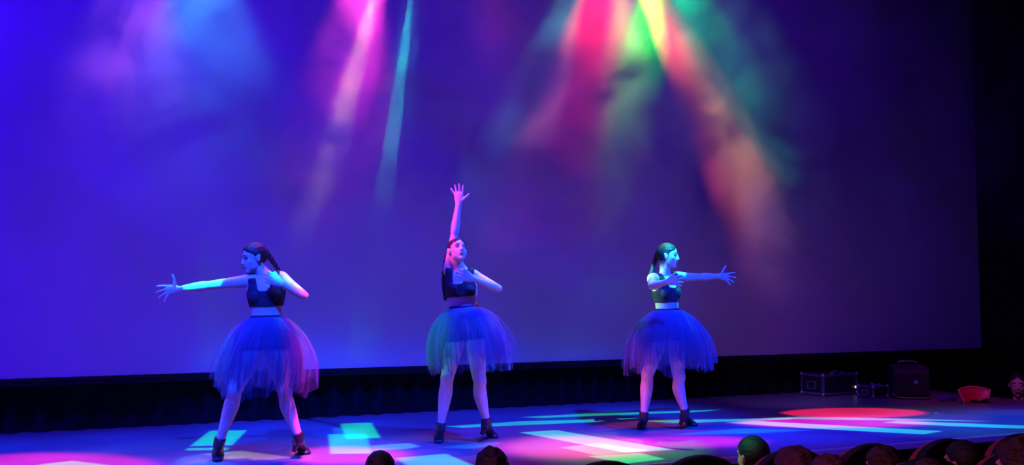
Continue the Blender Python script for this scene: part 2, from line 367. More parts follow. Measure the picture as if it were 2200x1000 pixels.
# haze
def haze():
    m = bpy.data.materials.new('stage_haze'); m.use_nodes = True; nt = m.node_tree; N = nt.nodes; L = nt.links
    N.remove(N['Principled BSDF'])
    sct = N.new('ShaderNodeVolumeScatter'); sct.inputs['Anisotropy'].default_value = 0.1
    sct.inputs['Color'].default_value = (0.95, 0.95, 0.95, 1)
    tc = N.new('ShaderNodeTexCoord')
    ns = N.new('ShaderNodeTexNoise'); ns.inputs['Scale'].default_value = 1.5; ns.inputs['Detail'].default_value = 5; ns.inputs['Roughness'].default_value = 0.6
    ns.inputs['Distortion'].default_value = 0.6
    L.new(tc.outputs['Object'], ns.inputs['Vector'])
    mr = N.new('ShaderNodeMapRange'); mr.interpolation_type = 'SMOOTHSTEP'
    mr.inputs[1].default_value = 0.41; mr.inputs[2].default_value = 0.61; mr.inputs[3].default_value = 0.10; mr.inputs[4].default_value = 2.3
    L.new(ns.outputs[0], mr.inputs[0])
    # thicker near the bar, thinner towards the stage floor
    sx = N.new('ShaderNodeSeparateXYZ'); L.new(tc.outputs['Object'], sx.inputs[0])
    hz = N.new('ShaderNodeMapRange'); hz.interpolation_type = 'SMOOTHSTEP'
    hz.inputs[1].default_value = 1.1; hz.inputs[2].default_value = 3.8; hz.inputs[3].default_value = 0.05; hz.inputs[4].default_value = 1.0
    L.new(sx.outputs['Z'], hz.inputs[0])
    mu = N.new('ShaderNodeMath'); mu.operation = 'MULTIPLY'
    acc = hz.outputs[0]
    # added density blobs set along the beams so they show brighter there
    for (u, v, y), rad, amp in (((1585, 390, 7.8), 1.15, 2.0), ((1395, 60, 8.1), .75, 2.2), ((1620, 190, 8.0), .9, 1.3), ((745, 110, 8.0), .9, 1.0), ((265, 150, 8.0), .8, 1.0), ((1275, 70, 8.1), .7, 1.0), ((700, 420, 7.9), .6, .8), ((1290, 480, 7.8), 1.0, 1.0), ((1665, 510, 7.7), .85, 1.6), ((1110, 400, 7.8), 1.0, 1.1), ((845, 330, 7.8), .8, .7), ((1720, 330, 7.9), .8, .8), ((1250, 260, 7.9), .8, .7)):
        dn = N.new('ShaderNodeVectorMath'); dn.operation = 'DISTANCE'; L.new(tc.outputs['Object'], dn.inputs[0]); dn.inputs[1].default_value = tuple(on_y(u, v, y))
        bl = N.new('ShaderNodeMapRange'); bl.interpolation_type = 'SMOOTHSTEP'; L.new(dn.outputs['Value'], bl.inputs[0])
        bl.inputs[1].default_value = 0; bl.inputs[2].default_value = rad; bl.inputs[3].default_value = amp; bl.inputs[4].default_value = 0
        ad = N.new('ShaderNodeMath'); ad.operation = 'ADD'; L.new(acc, ad.inputs[0]); L.new(bl.outputs[0], ad.inputs[1]); acc = ad.outputs[0]
    L.new(mr.outputs[0], mu.inputs[0]); L.new(acc, mu.inputs[1])
    mu2 = N.new('ShaderNodeMath'); mu2.operation = 'MULTIPLY'; mu2.inputs[1].default_value = 0.33; L.new(mu.outputs[0], mu2.inputs[0])
    L.new(mu2.outputs[0], sct.inputs['Density']); L.new(sct.outputs[0], N['Material Output'].inputs['Volume'])
    bm = bmesh.new(); box(bm, (3.9, 8.275, 3.25), (16.5, 1.35, 5.3))
    o = obj('stage_haze', bm, m); tag(o, 'drifting theatrical haze catching the coloured beams above the stage', 'haze', kind='stuff')
haze()

# ------------------------------------------------------------------ people
CAMV = lambda r, u, f: (RV * r + ZV * u - HV * f)        # right, up, towards the camera
def head_parts(bm, c, X, Y, Z, s=0.95, neck=True):
    def P(x, y, z): return c + (X * x + Y * y + Z * z) * s
    def E(x, y, z, a, b, d, seg=20): ellipsoid(bm, P(x, y, z), (a * s, b * s, d * s), X, Y, Z, seg)
    E(0, -.012, .030, .073, .092, .085, 28)
    E(0, .018, -.020, .060, .070, .080, 24)
    E(0, .030, -.062, .046, .048, .042)
    E(0, .064, -.088, .020, .018, .018)
    loft(bm, [P(0, .078, .018), P(0, .090, .0), P(0, .098, -.022)], [(.007 * s, .007 * s), (.008 * s, .008 * s), (.011 * s, .009 * s)], X, n=12, sub=3)
    for sgn in (-1, 1):
        E(sgn * .011, .090, -.028, .008, .009, .007, 10)
        E(sgn * .026, .070, .028, .028, .014, .010, 14)
        E(sgn * .034, .050, -.022, .026, .022, .024, 16)
        E(sgn * .040, .020, -.055, .018, .036, .030, 14)
        E(sgn * .076, -.006, -.004, .008, .018, .030, 14)
        E(sgn * .079, -.014, .010, .010, .012, .016, 12)
    E(0, .084, -.049, .021, .010, .006, 12); E(0, .083, -.059, .017, .010, .006, 12)
    return P
def hand(bm, W, Dh, S, angles, thumb, L_=1.0, curl=0.25, wr=.024):
    """palm, four fingers of different length and a thumb from the side of the palm; angles open the fan away from the thumb"""
    Dh = Dh.normalized(); S = (S - Dh * S.dot(Dh)).normalized(); Nn = Dh.cross(S).normalized()
    K = W + Dh * .082 * L_
    loft(bm, [W - Dh * .01, W + Dh * .02 * L_, W + Dh * .055 * L_, K], [(wr, .017), (.030, .016), (.037, .013), (.037, .011)], S, n=16, sub=3, cap=.5)
    for off, ln, an in zip((.029, .010, -.010, -.028), (.074, .084, .077, .060), angles):
        a = math.radians(an); d = Dh * math.cos(a) + S * math.sin(a)
        b = K + S * off - Dh * .012
        p1 = b + d * ln * .45 * L_; d2 = (d + Nn * curl).normalized(); p2 = p1 + d2 * ln * .33 * L_; p3 = p2 + (d2 + Nn * curl).normalized() * ln * .25 * L_
        loft(bm, [b, p1, p2, p3], [(.0092, .0092), (.0085, .0085), (.0078, .0078), (.0068, .0068)], S, n=10, sub=2)
    a = math.radians(thumb); d = Dh * math.cos(a) + S * math.sin(a)
    b = W + Dh * .022 + S * .018
    p1 = b + d * .038 * L_; p2 = p1 + (d + Dh * .15).normalized() * .032 * L_; 
    loft(bm, [b, p1, p2, p2 + (d + Dh * .3).normalized() * .018 * L_], [(.015, .013), (.0115, .011), (.0095, .0095), (.0075, .0075)], S, n=10, sub=2)
def cap_hair(name, c, X, Y, Z, s, m, parent, hairline=.045, seed=0, long=0.0, full=1.0):
    bm = bmesh.new(); bmesh.ops.create_uvsphere(bm, u_segments=56, v_segments=36, radius=1)
    rnd = random.Random(seed)
    for v in bm.verts:
        d = v.co.copy()
        x, y, z = d.x * .079 * full, d.y * .099 * full - .013, d.z * .091 * full + .031
        if z < .0: z = z * (1.0 + long); 
        # hairline: face and the area below the ears stay bare
        lim = hairline - 0.028 * max(0, 1 - abs(x) / .05) + 0.0
        bare = (y > .012 + 0.55 * (z - .0) and z < .085 - 0.6 * abs(x)) or (z < -.05 - long * .05) or (z < .012 and y > -.006)
        if bare: x, y, z = x * .74, (y + .012) * .74 - .012, (z - .03) * .74 + .03
        else:
            st = 1 + .018 * math.sin(26 * math.atan2(x, z + .02) + 3 * y * 20)
            x *= st; z = (z - .03) * st + .03
        v.co = c + (X * x + Y * y + Z * z) * s
    return obj(name, bm, m, parent, True)
def braid(bm, pts, r0=.022, r1=.010, knots=9):
    A = catmull([tuple(p) for p in pts], 12); n = len(A); ps = [Vector(a) for a in A]
    rr = [( (r0 + (r1 - r0) * i / (n - 1)) * (1 + .28 * abs(math.sin(math.pi * knots * i / (n - 1)))),) * 2 for i in range(n)]
    loft(bm, ps, [(a, a * .8) for a, in [(x[0],) for x in rr]], RV.copy(), n=14, sub=1)

def dancer(S):
    D = S['D']; px = lambda k: at(S[k][0], S[k][1], D + (S[k][2] if len(S[k]) > 2 else 0))
    g = S.get('g', 1.0)
    base = on_floor(*S['base'])
    t = thing('dancer', S['label'], 'person', base)
    inv = Matrix.Translation(-base)
    hA, hB, sA, sB = px('hipA'), px('hipB'), px('shA'), px('shB')
    pel = (hA + hB) / 2; nb = (sA + sB) / 2 + (sB - sA).normalized() * 0; up = (nb - pel).normalized()
    hx = (hB - hA).normalized(); sx_ = (sB - sA).normalized()
    lay = lambda k: (pel + (nb - pel) * k)
    T = (nb - pel).length
    mixw = lambda k: (hx * (1 - k) + sx_ * k).normalized()
    bm = bmesh.new()
    spine = [(-.10, .085, .080), (.0, .140 , .098), (.12, .150, .100), (.28, .122, .086), (.42, .105, .078), (.58, .118, .084), (.76, .132, .092), (.90, .128, .080), (1.0, .105, .062), (1.07, .060, .050)]
    ctr = S.get('bend', Vector((0, 0, 0)))
    loft(bm, [lay(k) + ctr * math.sin(math.pi * max(0, min(1, k))) for k, a, b in spine], [(a * g, b * g) for k, a, b in spine], [mixw(max(0, min(1, k))) for k, a, b in spine], n=28, sub=4)
    front = sx_.cross(up).normalized()
    if front.dot(HV) > 0 and not S.get('flip'): front = -front
    for sg in (-1, 1):
        ellipsoid(bm, lay(.70) + sx_ * sg * .058 * g + front * .060 * g, (.048 * g, .038 * g, .047 * g), sx_, front, up)
        ellipsoid(bm, lay(-.02) + hx * sg * .062 * g - front * .045 * g, (.072 * g, .065 * g, .080 * g), hx, front, up)
    # head and neck
    hc = px('head'); HZ = CAMV(*S['head_up']).normalized(); HY = CAMV(*S['head_fwd']).normalized(); HY = (HY - HZ * HY.dot(HZ)).normalized(); HX = HY.cross(HZ).normalized()
    hs = S.get('hs', .93)
    HP = head_parts(bm, hc, HX, HY, HZ, hs)
    loft(bm, [lay(.97), lay(1.06) + (HP(0, -.02, -.08) - lay(1.06)) * .3, HP(0, -.022, -.075), HP(0, -.018, -.03)], [(.062, .052), (.047, .046), (.045, .047), (.045, .05)], sx_, n=20, sub=4)
    # arms
    for s_ in ('A', 'B'):
        a, e, h = px('sh' + s_), px('el' + s_), px('wr' + s_)
        out = (a - nb).normalized()
        a2 = a + (nb - a) * .05
        m1 = a2 + (e - a2) * .45; m2 = e + (h - e) * .30
        wd = (e - a).cross(h - e)
        if wd.length < 1e-4: wd = HV.copy()
        wd.normalize()
        loft(bm, [nb + (a - nb) * .35 - up * .02, a2, a2 + (e - a2) * .2, m1, a2 + (e - a2) * .82, e], [(.050, .055), (.049, .050), (.046, .047), (.040, .041), (.034, .035), (.030, .030)], wd, n=18, sub=4)
        loft(bm, [e, e + (h - e) * .12, m2, e + (h - e) * .65, h], [(.029, .030), (.034, .035), (.035, .035), (.028, .029), (.022, .018)], wd, n=18, sub=4)
        print(S['k'], s_, 'upper %.3f fore %.3f' % ((e - a).length, (h - e).length))
        hd = S['hand' + s_]
        hand(bm, h, CAMV(*hd[0]), CAMV(*hd[1]), hd[2], hd[3], hd[4] if len(hd) > 4 else .92, hd[5] if len(hd) > 5 else .2)
    # legs
    shoes = []
    for s_ in ('A', 'B'):
        hp, kn, an = px('hip' + s_), px('kn' + s_), px('an' + s_)
        print(S['k'], s_, 'thigh %.3f shank %.3f ankle z %.3f' % ((kn - hp).length, (an - kn).length, an.z))
        ff = S['foot' + s_]; fd = CAMV(*ff['dir']).normalized()
        fd0 = fd.copy(); back = -fd0
        loft(bm, [hp + up * .05, hp, hp + (kn - hp) * .3, hp + (kn - hp) * .62, hp + (kn - hp) * .88, kn + fd0 * .006, kn + (an - kn) * .12 + back * .008, kn + (an - kn) * .30 + back * .018, kn + (an - kn) * .52 + back * .014, kn + (an - kn) * .78 + back * .004, an],
             [(.060, .070), (.082, .090), (.082, .088), (.068, .070), (.056, .058), (.053, .054), (.050, .052), (.054, .056), (.046, .047), (.033, .034), (.031, .033)], hx, n=22, sub=4)
        ball = on_floor(*ff['ball']) ; ball.z = .024; toe = on_floor(*ff['toe']); toe.z = .014; heel = px('hl' + s_)
        side = (toe - heel).cross(ZV).normalized()
        path = [heel, heel + (ball - heel) * .35 + ZV * .022, heel + (ball - heel) * .7 + ZV * .010, ball, toe]
        rr = [(.026, .028), (.030, .032), (.034, .026), (.038, .018), (.024, .010)]
        loft(bm, path, rr, side, n=16, sub=4)
        loft(bm, [an + (kn - an) * .03, (an + heel) / 2, heel], [(.032, .034), (.031, .036), (.026, .028)], side, n=14, sub=3)
        shoes.append((an, kn, heel, ball, toe, side, path, rr, ff))
    me = remesh(bm, 0.0048, 2)
    co = coords(me); nr = normals(me)
    for sg in (-1, 1):                                     # eye sockets
        e = np.array(HP(sg * .031, .084, .010)); d = np.linalg.norm(co - e, axis=1); k = np.clip(1 - d / (.021 * hs), 0, 1) ** 1.2
        co -= np.outer(k * .007 * hs, np.array(HY))
    ed = np.empty(len(me.edges) * 2, dtype=np.int64); me.edges.foreach_get('vertices', ed); ed = ed.reshape(-1, 2)
    loc = (co - np.array(hc)) @ np.array([list(HX), list(HY), list(HZ)]).T / hs
    wgt = np.clip((.135 - np.linalg.norm(loc, axis=1)) / .03, 0, 1)
    wgt *= np.clip((np.abs(loc[:, 0]) - .014) / .012, 0, 1) * (np.abs(loc[:, 0]) < .068)
    fi = np.nonzero(wgt > 0)[0]; keep = np.isin(ed, fi).any(1); e2 = ed[keep]; wv = wgt[:, None]
    for _ in range(12):
        acc = np.zeros_like(co); cnt = np.zeros(len(co))
        np.add.at(acc, e2[:, 0], co[e2[:, 1]]); np.add.at(acc, e2[:, 1], co[e2[:, 0]]); np.add.at(cnt, e2.ravel(), 1)
        m_ = cnt > 0; tgt = co.copy(); tgt[m_] = acc[m_] / cnt[m_][:, None]
        co = co + (tgt - co) * wv * .6
    me.vertices.foreach_set('co', co.ravel()); me.update()
    bo = obj('body', me, M_skin, t, True); bo.matrix_parent_inverse = inv
    def part(name, bm_, m_, parent=t, smooth=True):
        if not isinstance(bm_, bpy.types.Object):
            o = obj(name, bm_, m_, None, smooth)
        else: o = bm_
        o.parent = parent
        o.matrix_parent_inverse = inv
        return o
    for sg in (-1, 1):
        b2 = bmesh.new(); ellipsoid(b2, HP(sg * .031, .0715, .009), (.0112 * hs,) * 3, HX, HY, HZ, 14)
        eye = part('eye', b2, M_eye)
        b2 = bmesh.new(); ellipsoid(b2, HP(sg * .031, .0798, .009), (.0058 * hs, .0045 * hs, .0058 * hs), HX, HY, HZ, 10); o = part('iris', b2, M_dark)
        o.parent = eye; o.matrix_parent_inverse = Matrix()
        eye.matrix_parent_inverse = inv
        b2 = bmesh.new(); ellipsoid(b2, HP(sg * .031, .0712, .0125), (.0150 * hs, .0122 * hs, .0105 * hs), HX, HY, HZ, 14); part('eyelid', b2, M_lid)
        b2 = bmesh.new(); loft(b2, [HP(sg * .014, .087, .030), HP(sg * .030, .083, .035), HP(sg * .047, .066, .031)], [(.0022, .0035)] * 3, HZ, n=8, sub=3); part('eyebrow', b2, M_dark)
        b2 = bmesh.new(); loft(b2, [HP(sg * .019, .079, .013), HP(sg * .031, .0825, .0185), HP(sg * .044, .073, .013)], [(.002, .0028)] * 3, HZ, n=8, sub=3); part('eyelash', b2, M_dark)
    b2 = bmesh.new(); ellipsoid(b2, HP(0, .0885, -.0495), (.020 * hs, .0075 * hs, .0045 * hs), HX, HY, HZ, 12); ellipsoid(b2, HP(0, .0875, -.0585), (.016 * hs, .0075 * hs, .005 * hs), HX, HY, HZ, 12)
    part('lips', b2, M_lip)
    # hair
    part('hair', cap_hair('hair', hc, HX, HY, HZ, hs, M_hair, None, seed=1), M_hair)
    b2 = bmesh.new(); pts = [at(a[0], a[1], D + a[2]) for a in S['braid']]
    braid(b2, pts, S.get('br', (.022, .010))[0], S.get('br', (.022, .010))[1], S.get('knots', 9)); part(S.get('braid_name', 'braid'), b2, M_hair)
    # crop top and shorts: shells lifted off the body
    npb = np.array
    rel = co - npb(pel); h = rel @ npb(up) / T; x = (co - npb(nb)) @ npb(sx_); y = (co - npb(nb)) @ npb(front)
    arm = np.minimum(segdist(co, px('shA') + (px('elA') - px('shA')).normalized() * .045, px('elA')), segdist(co, px('shB') + (px('elB') - px('shB')).normalized() * .045, px('elB')))
    arm2 = np.minimum(segdist(co, px('elA'), px('wrA')), segdist(co, px('elB'), px('wrB')))
    arm3 = np.minimum(segdist(co, px('wrA'), px('wrA') + CAMV(*S['handA'][0]).normalized() * .17), segdist(co, px('wrB'), px('wrB') + CAMV(*S['handB'][0]).normalized() * .17))
    ax = np.abs(x)
    neckline = np.where(y > 0, .80 + np.clip((ax - .035) / .035, 0, 1) * .4, .90 + np.clip((ax - .03) / .03, 0, 1) * .3)
    lo = S.get('band', .50)
    sel = (h > lo) & (h < neckline) & (ax < .112 + .03 * np.clip((.85 - h) / .15, 0, 1)) & (arm > .052) & (arm2 > .05) & (arm3 > .049) & (segdist(co, lay(1.02), hc) > .058) & (np.linalg.norm(co - npb(HP(0, .02, -.03)), axis=1) > .115)
    def shell(name, sel, m_, off):
        b3 = bmesh.new(); b3.from_mesh(me); b3.verts.ensure_lookup_table()
        kill = [b3.verts[i] for i in np.nonzero(~sel)[0]]
        bmesh.ops.delete(b3, geom=kill, context='VERTS')
        bmesh.ops.delete(b3, geom=[v for v in b3.verts if len(v.link_faces) == 0], context='VERTS')
        bnd = [(v, [e.other_vert(v) for e in v.link_edges if e.is_boundary]) for v in b3.verts if v.is_boundary]
        for _ in range(14):
            new = [sum((q.co for q in nb_), Vector()) / len(nb_) if nb_ else v.co.copy() for v, nb_ in bnd]
            for (v, _n), c_ in zip(bnd, new): v.co = v.co * .5 + c_ * .5
        b3.normal_update()
        for v in b3.verts: v.co += v.normal * off
        m3 = bpy.data.meshes.new(name); b3.to_mesh(m3); b3.free()
        o = obj(name, m3, m_, None, True); md = o.modifiers.new('thickness', 'SOLIDIFY'); md.thickness = -.004; md.offset = -1
        md.thickness = .003
        return part(name, o, m_)
    shell('crop_top', sel, M_top, .006)
    legs_ = np.minimum((co - npb(px('knA'))) @ npb((px('hipA') - px('knA')).normalized()), (co - npb(px('knB'))) @ npb((px('hipB') - px('knB')).normalized()))
    sel = (h < S.get('waist', .36)) & (h > -.24)
    shell('shorts', sel, M_top, .006)
    # tutu
    wc = lay(S.get('waist', .36)); fr = hx.cross(up).normalized()
    ax_dir = (up + ZV * .6).normalized()
    wx = (hx - ax_dir * hx.dot(ax_dir)).normalized(); wy = ax_dir.cross(wx)
    b2 = bmesh.new()
    ring = []
    for k in range(48):
        th = 2 * math.pi * k / 48
        ring.append(wc + wx * (.112 * g * math.cos(th)) + wy * (.084 * g * math.sin(th)))
    for i in range(48):
        p, q = ring[i], ring[(i + 1) % 48]
        vs4 = [b2.verts.new(v_) for v_ in (p - ax_dir * .018, q - ax_dir * .018, q + ax_dir * .014, p + ax_dir * .014)]; b2.faces.new(vs4)
    bmesh.ops.remove_doubles(b2, verts=b2.verts[:], dist=1e-5)
    tutu = thing_child('tutu', t, base)
    wb = obj('waistband', b2, M_top, None, True); wb.parent = tutu; wb.matrix_parent_inverse = Matrix.Translation(-base); md = wb.modifiers.new('thickness', 'SOLIDIFY'); md.thickness = .008
    rnd = random.Random(S['seed'])
    K = 0.60
    for li in range(S.get('layers', 6)):
        b2 = bmesh.new(); nseg, nv = 220, 22
        Lh = S['skirt_len'] * (1 - .035 * li) * rnd.uniform(.95, 1.02); Rm = S['skirt_r'] * (1 - .085 * li)
        ph = [rnd.uniform(0, 6.28) for _ in range(12)]
        grid = []
        for j in range(nv + 1):
            s = j / nv; row = []
            # profile: out fast, then falling
            rad = .10 + (Rm - .10) * (math.sin(min(1, s * 1.15) * math.pi / 2) ** (.80 + .05 * li))
            drop = Lh * (s ** 1.22)
            for i in range(nseg):
                th = 2 * math.pi * i / nseg
                pl = (.5 * math.sin(14 * th + ph[0] + .8 * math.sin(3 * th + ph[1])) + .35 * math.sin(31 * th + ph[2] + 2 * s) + .25 * math.sin(53 * th + ph[3] + 3 * s))
                big = .11 * math.sin(2 * th + ph[4]) + .10 * math.sin(3 * th + ph[5]) + .09 * math.sin(5 * th + ph[6])
                r = rad * (1 + big * s) + .030 * pl * s ** .8 * (1 + .4 * s)
                hem = (1 + .08 * math.sin(3 * th + ph[7]) + .05 * math.sin(7 * th + ph[8]) + .03 * math.sin(17 * th + ph[9]))
                az = S['wind'][0] * math.cos(th) + S['wind'][1] * math.sin(th)
                p = wc + wx * (r * math.cos(th) * (1 + .10 * (1 - s))) + wy * (r * math.sin(th) * .92) - (ax_dir * .25 + ZV * .75) * (drop * hem * (1 - az)) + wx * (S['sway'] * s * s) + Vector((0, 0, .012 * math.sin(9 * th + ph[10]) * s))
                row.append(b2.verts.new(p))
            grid.append(row)
        for a, b in zip(grid, grid[1:]):
            for i in range(nseg): b2.faces.new((a[i], a[(i + 1) % nseg], b[(i + 1) % nseg], b[i]))
        o = obj('tulle_layer', b2, M_tulle if li % 3 != 1 else M_tulle2, None, True); o.parent = tutu; o.matrix_parent_inverse = Matrix.Translation(-base)
    # shoes
    for an, kn, heel, ball, toe, side, path, rr, ff in shoes:
        b2 = bmesh.new()
        loft(b2, path, [(a + .006, b + .005) for a, b in rr], side, n=18, sub=4)
        ku = (kn - an).normalized(); col = an + ku * S.get('boot', .045)
        loft(b2, [col, an, (an + heel) / 2, heel], [(.040, .042), (.039, .041), (.037, .041), (.032, .034)], side, n=18, sub=3, cap=.3)
        up_me = remesh(b2, .005, 2)
        sh = part('shoe', obj('shoe', up_me, M_shoe, None, True), M_shoe)
        sd = (toe - heel); sd.z = 0; sd.normalize()
        hb = heel - ZV * .022 * 1.0
        tip = Vector((hb.x, hb.y, hb.z)) + CAMV(*ff.get('heeldir', (0, -1, 0))).normalized() * ff.get('heelh', max(.02, heel.z - .030))
        b2 = bmesh.new(); loft(b2, [hb + ZV * .012, tip + (hb - tip) * .4, tip], [(.026, .026), (.018, .018), (.017, .017)], side, n=14, sub=2, cap=.05)
        hl = obj('heel', b2, M_shoe, None, True); hl.parent = sh; hl.matrix_parent_inverse = Matrix()
        b2 = bmesh.new(); loft(b2, [heel - ZV * .028, heel + (ball - heel) * .6 - ZV * .018, ball - ZV * .019, toe - ZV * .009], [(.026, .004), (.028, .004), (.040, .004), (.026, .004)], side, n=14, sub=3, cap=.2)
        so = obj('sole', b2, M_shoe, None, True); so.parent = sh; so.matrix_parent_inverse = Matrix()
    return t
def thing_child(name, parent, base):
    o = bpy.data.objects.new(name, None); C.objects.link(o); o.parent = parent; o.location = (0, 0, 0); return o

dancer(dict(k='left', seed=3, D=6.90, base=(560, 985), label='dancer with arm flung out to the left and head bowed, in tulle skirt',
    hipA=(556, 722), hipB=(591, 722), shA=(538, 604), shB=(604, 597), elA=(447, 614, -.02), wrA=(383, 622, -.04), elB=(655, 637, -.10), wrB=(606, 610, -.20),
    head=(546, 556), head_up=(-.18, 1, .05), head_fwd=(-.80, -.30, .55), hs=.93,
    handA=((-1, -.06, .1), (.10, 1, 0), (0, -16, -32, -62), 88, 1.0, .05), handB=((-.9, .4, -.1), (.3, .9, 0), (8, 2, -4, -10), 30),
    knA=(505, 838, -.10), anA=(470, 955, .0), hlA=(469, 966, .03), knB=(611, 842, -.02), anB=(643, 945, .06), hlB=(637, 950, .10),
    footA=dict(dir=(-.15, 0, 1), ball=(468, 988), toe=(467, 993), heelh=.04), footB=dict(dir=(.6, 0, .6), ball=(650, 974), toe=(660, 978), heeldir=(-.5, -1, -.3), heelh=.05),
    braid=[(568, 538, .08), (582, 556, .10), (594, 574, .12), (604, 590, .14), (610, 604, .16)], br=(.020, .008), knots=10,
    waist=.33, skirt_len=.50, skirt_r=.300, sway=-.03, wind=(-.03, .05), band=.52))
dancer(dict(k='mid', seed=11, D=7.68, base=(1000, 950), label='middle dancer with one arm stretched straight up, in black crop top and tulle skirt',
    hipA=(984, 703), hipB=(1018, 703), shA=(964, 583), shB=(1013, 590), elA=(976, 505, .0), wrA=(985, 438, -.02), elB=(1072, 621, -.05), wrB=(1018, 600, -.20),
    head=(983, 540, -.02), head_up=(-.10, 1, -.35), head_fwd=(.40, .35, .85), hs=.93, bend=Vector((0, 0, 0)),
    handA=((.02, 1, .05), (1, -.05, 0), (4, -6, -16, -34), 52, 1.0, .05), handB=((-.9, .25, .1), (.2, .9, 0), (8, 2, -4, -10), 30),
    knA=(961, 812, -.06), anA=(946, 922, .0), hlA=(946, 930, .03), knB=(1030, 820, -.02), anB=(1046, 911, .06), hlB=(1041, 916, .11),
    footA=dict(dir=(-.1, 0, 1), ball=(943, 949), toe=(942, 954), heelh=.04), footB=dict(dir=(.6, 0, .6), ball=(1055, 940), toe=(1064, 943), heeldir=(-.5, -1, -.3), heelh=.05),
    braid=[(962, 545, .10), (956, 575, .13), (953, 605, .14), (955, 632, .14), (957, 645, .13)], br=(.018, .010), knots=10,
    waist=.36, skirt_len=.47, skirt_r=.325, sway=.03, wind=(.0, .0), band=.56))
dancer(dict(k='right', seed=23, D=8.40, base=(1432, 920), label='dancer with arm stretched out to the right, in black crop top and tulle skirt',
    hipA=(1421, 706, -.03), hipB=(1451, 706, .03), shA=(1402, 599, -.08), shB=(1455, 596, .08), elA=(1400, 616, -.30), wrA=(1432, 606, -.42), elB=(1504, 596, .20), wrB=(1544, 594, .36),
    head=(1435, 551), head_up=(.06, 1, .0), head_fwd=(.93, -.08, .32), hs=.95,
    handA=((1, .12, .25), (-.15, 1, .2), (10, 2, -8, -18), 40), handB=((1, -.10, .0), (.0, 1, .1), (14, -6, -22, -44), 72, 1.0, .05),
    knA=(1391, 806, -.04), anA=(1383, 898, .0), hlA=(1384, 904, .03), knB=(1458, 812, -.02), anB=(1473, 891, .03), hlB=(1467, 897, .06),
    footA=dict(dir=(-.3, 0, 1), ball=(1379, 920), toe=(1376, 924), heelh=.04), footB=dict(dir=(.9, 0, .3), ball=(1482, 914), toe=(1493, 917), heeldir=(-.5, -1, -.2), heelh=.05),
    braid=[(1416, 538, .05), (1409, 556, .07), (1403, 572, .05), (1398, 588, .02), (1394, 602, .02)], br=(.021, .010), knots=11,
    waist=.36, layers=8, skirt_len=.50, skirt_r=.345, sway=.0, wind=(.0, .0), band=.52))

# bust of a seated or standing onlooker (body one surface; hair, clothes are children)
M_shirt = [mat('dark_jumper', (0.03, 0.028, 0.04), 0.9, 0.1, noise=.2), mat('navy_jumper', (0.02, 0.03, 0.10), 0.9, 0.1, noise=.2)]
M_hairs = {'black': mat('black_hair', (0.012, 0.010, 0.012), .5, .4, noise=.4, scale=90, bump=.5, bscale=120),
           'brown': mat('brown_hair', (0.045, 0.024, 0.022), .5, .3, noise=.4, scale=70, bump=.6, bscale=90),
           'reddish': mat('auburn_hair', (0.075, 0.032, 0.045), .5, .3, noise=.4, scale=70, bump=.6, bscale=90)}
# (people in the seats follow below)

# ------------------------------------------------------------------ audience
EDGE = mat('seat_red_velvet', (0.30, 0.035, 0.04), 0.75, 0.3, noise=.25, scale=30, sheen=.3)
SHELL = mat('seat_black_back', (0.010, 0.009, 0.012), 0.6, 0.3)
METAL = mat('seat_metal', (0.05, 0.05, 0.06), .4, .5, metallic=.8)
WOOD = mat('seat_wood_arm', (0.22, 0.11, 0.06), .45, .4, noise=.3, scale=14)
FLOORZ = -0.85
def seat_outline(w_, h, n=16, k=.16):
    pts = [(-w_ / 2 * .92, 0)]
    pts += [(w_ / 2 * math.cos(math.pi - math.pi * i / n) , h - k + k * math.sin(math.pi * i / n) ** .8) for i in range(n + 1)]
    pts += [(w_ / 2 * .92, 0)]
    return pts
def slab(bm, pts, y0, y1, z0, lean=0.0, inset=0.0):
    f = [bm.verts.new((x, y0 + lean * z, z0 + z)) for x, z in pts]; b = [bm.verts.new((x, y1 + lean * z, z0 + z)) for x, z in pts]
    bm.faces.new(f); bm.faces.new(b[::-1]); n = len(pts)
    for i in range(n): bm.faces.new((f[i], b[i], b[(i + 1) % n], f[(i + 1) % n]))
def make_seat(name, label):
    t = thing(name, label, 'seat', group=None)
    H = 1.21   # back top above the local floor of its step
    bm = bmesh.new(); slab(bm, seat_outline(.445, .70), .045, .10, .49, -.10); b = obj('backrest', bm, EDGE, t)
    md = b.modifiers.new('b', 'BEVEL'); md.width = .018; md.segments = 3; md.limit_method = 'ANGLE'
    bm = bmesh.new(); slab(bm, seat_outline(.45, .72), -.01, .046, .49, -.10); b = obj('back_shell', bm, SHELL, t)
    md = b.modifiers.new('b', 'BEVEL'); md.width = .008; md.segments = 2; md.limit_method = 'ANGLE'
    bm = bmesh.new(); box(bm, (0, .27, .44), (.40, .42, .09), .02); obj('seat_cushion', bm, EDGE, t)
    for s in (-1, 1):
        bm = bmesh.new(); box(bm, (s * .228, .22, .66), (.05, .34, .035), .01); obj('armrest', bm, WOOD, t)
        bm = bmesh.new(); box(bm, (s * .228, .20, .33), (.03, .10, .63), .006); box(bm, (s * .228, .20, .012), (.05, .34, .024), .004); obj('leg', bm, METAL, t)
    return t
proto = make_seat('theatre_seat', 'x')
first = [True]
def put_seat(X, D, ztop, label, group='curved-top theatre seats seen from behind'):
    global proto
    if first[0]: r = proto; first[0] = False
    else:
        r = proto.copy(); C.objects.link(r)
        for ch in proto.children:
            c = ch.copy(); C.objects.link(c); c.parent = r
    p = RV * X + HV * D
    r.location = (p.x, p.y, ztop - 1.21); r.rotation_euler = (0, 0, 0)
    r['label'] = label; r['group'] = group
    return r
